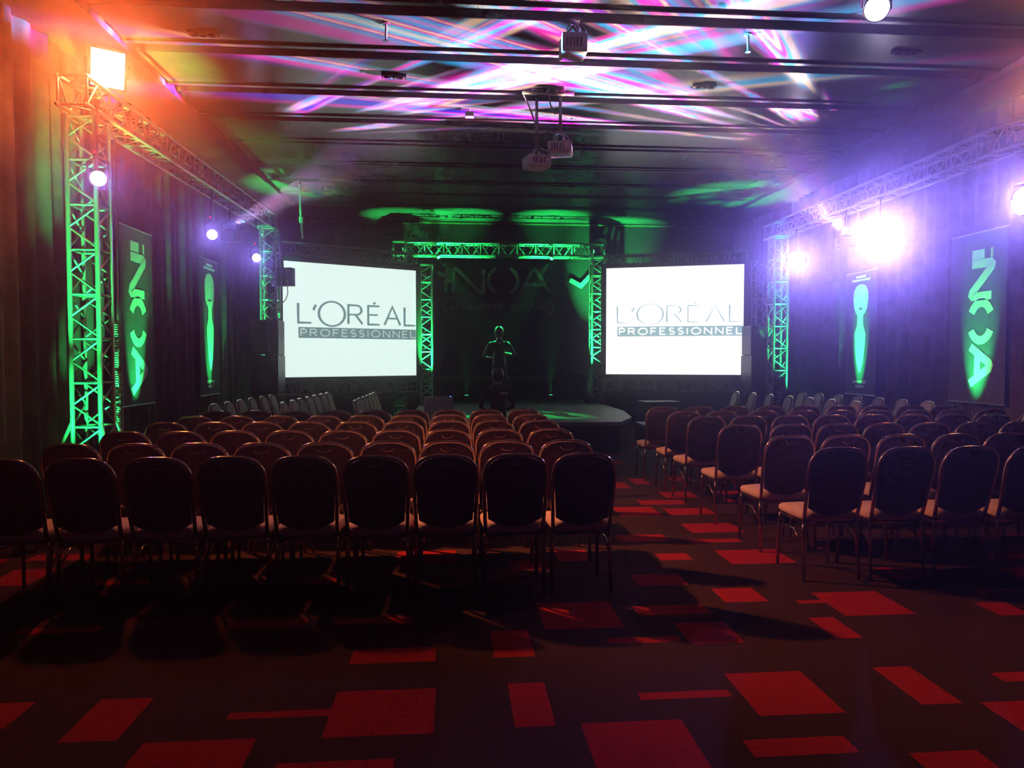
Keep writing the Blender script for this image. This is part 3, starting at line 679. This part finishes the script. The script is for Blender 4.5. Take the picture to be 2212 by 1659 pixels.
# moving-flower effect lamps throwing coloured streaks over the ceiling --------------
def streak_lamp(loc, aim_label, az0, az1, energy, seed, top):
    t = empty('effect_lamp', loc, 0, aim_label, 'lamp', 'ceiling effect lamps'); L = Vector(loc)
    bm = bmesh.new(); box(bm, (0, 0, 0), (.24, .24, .16), bevel=.03); mesh_obj('housing', bm, M_blackmetal, t)
    bm = bmesh.new(); lathe(bm, [(.09, .08), (.08, .10), (.05, .12), (.01, .125)], 16); mesh_obj('dome', bm, M_glass, t, True)
    bm = bmesh.new(); tube(bm, [(.13, 0, -.02), (.13, 0, .2), (0, 0, .26), (-.13, 0, .2), (-.13, 0, -.02)], .008, 6); tube(bm, [(.0, 0, .26), (0, 0, top - loc[2])], .012, 6); mesh_obj('bracket', bm, M_blackmetal, t, True)
    lo = light('effect_beams', 'POINT', L + Vector((0, 0, .17)), None, energy, (1, 1, 1), radius=.012)
    l = lo.data; l.use_nodes = True; nt = l.node_tree; em = nt.nodes['Emission']
    tc = nt.nodes.new('ShaderNodeTexCoord'); sx = nt.nodes.new('ShaderNodeSeparateXYZ'); nt.links.new(tc.outputs['Normal'], sx.inputs[0])
    def math_(op, a, b=None, c=None):
        n = nt.nodes.new('ShaderNodeMath'); n.operation = op
        for i, v in enumerate((a, b, c)):
            if v is None: continue
            if isinstance(v, (int, float)): n.inputs[i].default_value = v
            else: nt.links.new(v, n.inputs[i])
        return n.outputs[0]
    X, Y, Z = sx.outputs
    az = math_('ARCTAN2', Y, X); el = math_('ARCTAN2', Z, math_('SQRT', math_('ADD', math_('MULTIPLY', X, X), math_('MULTIPLY', Y, Y))))
    cv = nt.nodes.new('ShaderNodeCombineXYZ')
    nt.links.new(math_('MULTIPLY_ADD', az, 12.0, seed), cv.inputs[0]); nt.links.new(math_('MULTIPLY', el, 3.0), cv.inputs[1])
    def noise(off, sc):
        n = nt.nodes.new('ShaderNodeTexNoise'); n.inputs['Scale'].default_value = sc; n.inputs['Detail'].default_value = .3
        va = nt.nodes.new('ShaderNodeVectorMath'); va.operation = 'ADD'; va.inputs[1].default_value = (off, off * .3, off); nt.links.new(cv.outputs[0], va.inputs[0])
        nt.links.new(va.outputs[0], n.inputs['Vector']); return n.outputs['Fac']
    ramp = nt.nodes.new('ShaderNodeValToRGB'); e = ramp.color_ramp; e.interpolation = 'EASE'
    cols = [(.28, (.02, .01, .4)), (.36, (.95, .01, .50)), (.42, (.0, .40, .80)), (.46, (.45, .01, .65)), (.495, (1, .66, .36)), (.53, (.95, .0, .42)), (.565, (.0, .45, .80)), (.62, (1, .66, .40)), (.67, (.85, .0, .7)), (.75, (.0, .4, .85))]
    e.elements[0].position = cols[0][0]; e.elements[0].color = (*cols[0][1], 1); e.elements[1].position = cols[-1][0]; e.elements[1].color = (*cols[-1][1], 1)
    for p, c in cols[1:-1]: k = e.elements.new(p); k.color = (*c, 1)
    nt.links.new(noise(0, 1.5), ramp.inputs['Fac'])
    amp = math_('POWER', math_('MULTIPLY', math_('MAXIMUM', math_('SUBTRACT', noise(20, 1.1), .49), 0), 9.0), 1.3)
    def smooth(v, a, b):
        m = nt.nodes.new('ShaderNodeMapRange'); m.interpolation_type = 'SMOOTHSTEP'; m.inputs[1].default_value = a; m.inputs[2].default_value = b
        nt.links.new(v, m.inputs[0]); return m.outputs[0]
    mask = math_('MULTIPLY', math_('MULTIPLY', smooth(az, R(az0 - 7), R(az0 + 7)), math_('SUBTRACT', 1.0, smooth(az, R(az1 - 7), R(az1 + 7)))), smooth(el, R(5), R(10)))
    mask = math_('MULTIPLY', mask, math_('SUBTRACT', 1.0, smooth(el, R(24), R(40))))
    nt.links.new(ramp.outputs['Color'], em.inputs['Color'])
    gain = math_('POWER', math_('MAXIMUM', math_('SINE', el), .08), -2.5)     # tight beams: little loss with distance
    nt.links.new(math_('MULTIPLY', math_('MULTIPLY', amp, mask), gain), em.inputs['Strength'])
streak_lamp((-3.50, 11.7, 3.50), 'effect lamp hanging under the left truss beam', -52, -15, 2000, 2.0, 4.02)
streak_lamp((6.44, 11.4, 3.50), 'effect lamp hanging under the right truss beam', -170, -130, 2000, 5.0, 4.02)

# warm downlights over the first rows (ceiling fixtures above the view)
def downlight(x, y, e, label, col, lens, ang=95):
    t = empty('ceiling_downlight', (x, y, ZC), 0, label, 'downlight', 'ceiling downlights')
    bm = bmesh.new(); lathe(bm, [(.10, -.012), (.10, 0), (.085, 0.004), (.085, -.012)], 20); mesh_obj('ring', bm, M_alu, t, True)
    bm = bmesh.new(); lathe(bm, [(.08, -.004), (.02, -.010)], 16); mesh_obj('lens', bm, lens, t, True)
    if e: light('warm_downlight', 'SPOT', (x, y, ZC - .03), (x, y + .3, 0), e, col, ang, .7, .08)
for i, x in enumerate((-2.6, .2, 3.0, 5.8)):
    downlight(x, 5.3, 4, '%s warm ceiling downlight from the left, above the view' % ORD[i], (1, .34, .16), M_lens_w, 120)

# ------------------------------------------------------------------ ceiling fittings
def projector(loc, ztop, label, w=.30, h=.15, d=.30, rz=0):
    t = empty('projector', loc, rz, label, 'projector')
    bm = bmesh.new(); box(bm, (0, 0, 0), (w, d, h), bevel=.03); mesh_obj('case', bm, M_white_plastic, t)
    bm = bmesh.new(); lathe(bm, [(.05, 0), (.05, .05), (.042, .05), (.03, .035)], 16); l = mesh_obj('lens', bm, M_glass, t, True); l.location = (w * .22, d / 2, 0); l.rotation_euler = (R(-90), 0, 0)
    bm = bmesh.new()
    for k in range(5): box(bm, (-w * .3 + k * .035, -d / 2 - .001, 0), (.014, .006, h * .45))
    mesh_obj('vent', bm, M_dark, t)
    for sx in (-1, 1):
        tube_obj('mount_arm', [(sx * w * .33, 0, h / 2), (0, 0, h / 2 + .10)], .012, M_alu, t)
    for sx in (-.08, .06, .12):
        tube_obj('cable', [(sx, -d * .35, h / 2), (sx * .9, -d * .33, h / 2 + .05), (sx * .4, -.08, h / 2 + .09), (0, 0, h / 2 + .12)], .006, M_white_plastic, t, 6)
    tube_obj('pole', [(0, 0, h / 2 + .09), (0, 0, ztop - loc[2])], .020, M_alu, t)
    bm = bmesh.new(); lathe(bm, [(.07, ztop - loc[2] - .02), (.07, ztop - loc[2])], 16); mesh_obj('ceiling_plate', bm, M_alu, t)
projector((1.07, 9.25, 4.10), ZC, 'lower of the two projectors hanging on long poles', rz=R(14))
projector((1.37, 9.22, 4.27), ZC, 'upper of the two projectors hanging on long poles', rz=R(-14))
projector((1.22, 7.35, 4.76), ZC, 'projector mounted close under the ceiling near the top of view', .26, .20, .26)
bar = empty('mount_bar', (1.2, 9.2, 4.96), 0, 'metal cross bar on the ceiling above the hanging projectors', 'bracket')
tube_obj('rail', [(-.32, 0, 0), (.34, 0, 0)], .022, M_alu, bar); tube_obj('stem', [(0, .0, 0), (0, 0, .06)], .03, M_alu, bar)
tube_obj('loose_cable', [(-.30, 0, -.02), (-.22, 0, -.20), (-.14, .02, -.40), (-.13, .04, -.62)], .010, M_cable, bar)
tube_obj('loose_cable', [(.02, 0, -.02), (.04, 0, -.14), (.10, 0, -.26)], .010, M_cable, bar)
for x, y, lb in ((-.68, 7.55, 'thin white sprinkler rod under the left part of the ceiling'), (3.12, 7.5, 'thin white sprinkler rod under the right part of the ceiling')):
    s = empty('sprinkler', (x, y, ZC), 0, lb, 'sprinkler')
    tube_obj('pipe', [(0, 0, 0), (0, 0, -.17)], .012, M_white_plastic, s); bm = bmesh.new(); lathe(bm, [(.045, -.012), (.045, 0)], 12); mesh_obj('rosette', bm, M_alu, s)
    bm = bmesh.new(); lathe(bm, [(.03, -.185), (.03, -.178)], 12); mesh_obj('deflector', bm, M_alu, s)
for x, y, lb in ((-.71, 8.9, 'dark triple spot fitting on the ceiling left of the projectors'), (3.13, 8.9, 'dark triple spot fitting on the ceiling right of the projectors'),
                 (-2.61, 7.9, 'triple spot fitting on the ceiling above the left truss'), (5.04, 7.75, 'triple spot fitting on the ceiling above the right side')):
    s = empty('ceiling_spot', (x, y, ZC - .02), 0, lb, 'spotlight', 'ceiling spot fittings')
    bbox_obj('housing', (0, 0, .0), (.30, .11, .03), M_blackmetal, s, .006)
    for k in (-1, 0, 1):
        bm = bmesh.new(); lathe(bm, [(.035, -.03), (.042, -.012)], 12); o = mesh_obj('spot_head', bm, M_blackmetal, s, True); o.location = (k * .09, 0, 0)
s = empty('ceiling_camera', (.23, 10.05, ZC), 0, 'small bright white box fitting under the ceiling', 'fitting')
bbox_obj('body', (0, 0, -.07), (.12, .10, .07), M_white_plastic, s, .012); tube_obj('stem', [(0, 0, 0), (0, 0, -.05)], .012, M_white_plastic, s)
s = empty('hoist_line', (-2.98, 14.6, 3.96), 0, 'pale vertical hoist line above the left screen truss', 'rigging line')
tube_obj('line', [(0, 0, 0), (-.03, 0, .5), (-.05, 0, ZC - 3.9)], .02, M_white_plastic, s); bbox_obj('hook_block', (-.02, 0, .36), (.07, .06, .12), M_white_plastic, s, .01)

# ------------------------------------------------------------------ loudspeakers and small stage gear
def speaker_stack(loc, w, label):
    t = empty('loudspeaker_stack', loc, 0, label, 'loudspeaker')
    z = 0
    for hh, dd in ((.95, .62), (.70, .55), (.62, .48)):
        c = bbox_obj('cabinet', (0, 0, z + hh / 2), (w, dd, hh - .01), M_blackmetal, t, .015)
        bm = bmesh.new(); box(bm, (0, -dd / 2 - .006, z + hh / 2), (w * .9, .012, hh * .88), bevel=.004); mesh_obj('grille', bm, M_dark, c)
        z += hh
speaker_stack((-3.32, 13.2, 0), .48, 'tall black loudspeaker stack beside the left screen')
speaker_stack((6.36, 14.65, 0), .46, 'tall black loudspeaker stack beside the right screen')
t = empty('matrix_lamp', (-3.16, 13.75, 3.10), R(-18), 'square unlit lamp panel hung at the corner of the left screen', 'lamp')
bbox_obj('housing', (0, 0, 0), (.40, .16, .34), M_blackmetal, t, .015)
for i in range(3):
    for j in range(3):
        bm = bmesh.new(); lathe(bm, [(.050, 0), (.046, .03), (.02, .012)], 12); o = mesh_obj('reflector', bm, M_chrome, t, True); o.location = (-.125 + .125 * i, -.08, -.105 + .105 * j); o.rotation_euler = (R(90), 0, 0)
tube_obj('hanger', [(0, .0, .16), (-.02, 0, .5), (-.1, 0, .92)], .014, M_blackmetal, t)
tube_obj('cable', [(.08, 0, -.17), (.09, 0, -.30), (.04, 0, -.42), (-.06, .02, -.50), (-.2, .05, -.55)], .008, M_cable, t, 6)
ch = empty('cable_ladder', (-3.55, 7.95, .0), 0, 'ribbed green-lit cable riser behind the near left truss column', 'cable')
tube_obj('riser', [(0, 0, 0), (0, 0, 3.9)], .010, M_cable, ch, 6)
rib = None
for k in range(62):
    if rib is None: rib = bbox_obj('rib', (0, 0, 0), (.07, .03, .012), M_cable, ch)
    o = rib if k == 0 else rib.copy()
    if k: COL.objects.link(o)
    o.location = (.0, 0, .45 + k * .025)
pn = empty('display_panel', (-.24, 11.45, 0), R(4), 'pale grey panel standing before the stage behind the left block', 'panel')
bbox_obj('panel', (0, 0, .70), (.46, .05, .56), M_white_plastic, pn, .012); bbox_obj('post', (0, .04, .24), (.06, .04, .44), M_blackmetal, pn); bbox_obj('foot', (0, .04, .015), (.40, .30, .03), M_blackmetal, pn, .006)
bm = bmesh.new(); box(bm, (.19, 0, .985), (.02, .02, .012)); mesh_obj('indicator', bm, mat('blue_indicator', (.05, .1, .6), .4, emit=(.1, .25, 1), estr=2, noise=(5, .05)), pn)
cs = empty('flight_case', (4.25, 14.6, 0), R(8), 'low black flight case with bright latches under the right screen', 'case')
bbox_obj('body', (0, 0, .36), (.75, .5, .68), M_blackmetal, cs, .015)
for x in (-.25, .25): bbox_obj('latch', (x, -.255, .56), (.07, .02, .06), M_chrome, cs, .006)
for x in (-.3, .3):
    for y in (-.18, .18): bbox_obj('castor', (x, y, .012), (.06, .05, .024), M_dark, cs)
bx = empty('brown_box', (-1.85, 16.6, 0), R(30), 'brown board box standing beneath the left screen', 'box')
bbox_obj('body', (0, 0, .50), (.34, .30, 1.0), M_cardboard, bx, .01); bbox_obj('lid', (0, 0, 1.02), (.36, .32, .05), M_cardboard, bx, .008)

# ------------------------------------------------------------------ people
def person(loc, rz, sc, label, arms, torso_m, shirt_text=None):
    root = empty('person', loc, rz, label, 'person')
    V = []; Eg = []; Rd = []
    def v(p, r, parent=None):
        V.append(p); Rd.append(r if isinstance(r, tuple) else (r, r)); i = len(V) - 1
        if parent is not None: Eg.append((parent, i))
        return i
    pel = v((0, 0, .93), (.155, .11)); sp = v((0, .01, 1.10), (.14, .10), pel); ch = v((0, 0, 1.28), (.17, .115), sp); nb = v((0, -.01, 1.42), (.075, .07), ch)
    nk = v((0, .0, 1.48), (.055, .055), nb); hd = v((0, .015, 1.57), (.078, .095), nk); ht = v((0, .01, 1.655), (.070, .085), hd)
    no = v((0, .105, 1.555), .016, hd)
    for s in (-1, 1): v((s * .092, 0, 1.56), .016, hd)
    for s in (-1, 1):
        hip = v((s * .09, 0, .86), .088, pel); kn = v((s * .105, .012, .49), .058, hip); an = v((s * .11, -.02, .09), .042, kn); v((s * .125, .15, .035), .034, an)
        el, wr = arms[0 if s < 0 else 1]
        sh = v((s * .185, -.01, 1.37), .062, ch); e = v(el, .044, sh); w_ = v(wr, .030, e)
        d = (Vector(wr) - Vector(el)).normalized(); up_ = Vector((0, 0, 1)); side = d.cross(up_)
        if side.length < .2: side = Vector((0, 1, 0))
        side.normalize()
        palm = v(tuple(Vector(wr) + d * .07), .030, w_)
        for k, ln in ((-1.5, .062), (-.5, .078), (.5, .082), (1.5, .07)):
            a = v(tuple(Vector(wr) + d * (.105) + side * k * .019), .0095, palm)
            b = v(tuple(Vector(wr) + d * (.105 + ln * .6) + side * k * .021 - d.cross(side) * .01), .0085, a)
            v(tuple(Vector(wr) + d * (.105 + ln) + side * k * .021 - d.cross(side) * .03), .008, b)
        th = v(tuple(Vector(wr) + d * .045 - side * .042), .011, palm); v(tuple(Vector(wr) + d * .085 - side * .058), .009, th)
    me = bpy.data.meshes.new('body'); me.from_pydata([tuple(p) for p in V], Eg, []); o = bpy.data.objects.new('body', me); COL.objects.link(o)
    sm = o.modifiers.new('skin', 'SKIN'); sm.use_smooth_shade = True; sm.branch_smoothing = .4
    for i, r in enumerate(Rd): me.skin_vertices[0].data[i].radius = r
    me.skin_vertices[0].data[0].use_root = True
    ss = o.modifiers.new('sub', 'SUBSURF'); ss.levels = 2; ss.render_levels = 2
    dg = bpy.context.evaluated_depsgraph_get(); ev = o.evaluated_get(dg); nm = bpy.data.meshes.new_from_object(ev)
    bpy.data.objects.remove(o); bpy.data.meshes.remove(me)
    nm.name = 'body'; b = bpy.data.objects.new('body', nm); COL.objects.link(b); b.parent = root
    nm.materials.clear()
    for m in (torso_m, M_skin, M_cloth, M_blackmetal): nm.materials.append(m)
    wrs = [Vector(a[1]) for a in arms]
    for p in nm.polygons:
        c = p.center; p.use_smooth = True
        if c.z > 1.455: p.material_index = 1
        elif any((c - Vector(a[1])).dot((Vector(a[1]) - Vector(a[0])).normalized()) > 0 and (c - Vector(a[1])).length < .25 for a in arms): p.material_index = 1
        elif c.z < .075: p.material_index = 3
        elif c.z < .93 and abs(c.x) < .2: p.material_index = 2
        else: p.material_index = 0
    # hair cap
    bm = bmesh.new(); bmesh.ops.create_uvsphere(bm, u_segments=18, v_segments=12, radius=1)
    for q in bm.verts:
        q.co = Vector((q.co.x * .098, q.co.y * .118 - .008, q.co.z * .125 + 1.61))
    bmesh.ops.delete(bm, geom=[q for q in bm.verts if q.co.z < 1.50 or (q.co.y > .045 and q.co.z < 1.655)], context='VERTS')
    mesh_obj('hair', bm, M_hair, root, True)
    for s in (-1, 1):
        bm = bmesh.new(); bmesh.ops.create_uvsphere(bm, u_segments=8, v_segments=6, radius=.011); e = mesh_obj('eye', bm, M_white_plastic, root, True); e.location = (s * .032, .098, 1.585)
    if shirt_text:
        bm = bmesh.new(); sts, tw = strokes(shirt_text, .05, 1, .2)
        fr = (Vector((-tw / 2 + .08, -.135, 1.28)), Vector((1, 0, 0)), Vector((0, 0, 1)), Vector((0, -1, 0)))
        stroke_mesh(bm, sts, .013, fr, .012); mesh_obj('shirt_lettering', bm, M_white, root)
    root.scale = (sc, sc, sc)
person((.61, 9.95, 0), R(6), .85, 'person in a black top with small white back lettering, standing behind the left block',
       [((-.28, .03, 1.10), (-.18, .24, 1.02)), ((.28, .03, 1.10), (.18, .24, 1.02))], M_cloth, 'KIMI')
person((.95, 15.0, .53), R(-10), 1.0, 'person in dark clothes standing on the stage with green-lit sleeves',
       [((-.32, -.04, 1.08), (-.16, .20, 1.06)), ((.33, -.02, 1.12), (.14, .22, 1.16))], M_jacket)
beam_lamp((-.35, 17.2, 3.98), (.88, 15.0, 1.95), 3200, 'small added green rim lamp under the left half of the portal truss', 15)  # unseen pair of lamps added to rim-light the person on stage
beam_lamp((2.35, 17.2, 3.98), (1.02, 15.0, 1.95), 3200, 'small added green rim lamp under the right half of the portal truss', 15)
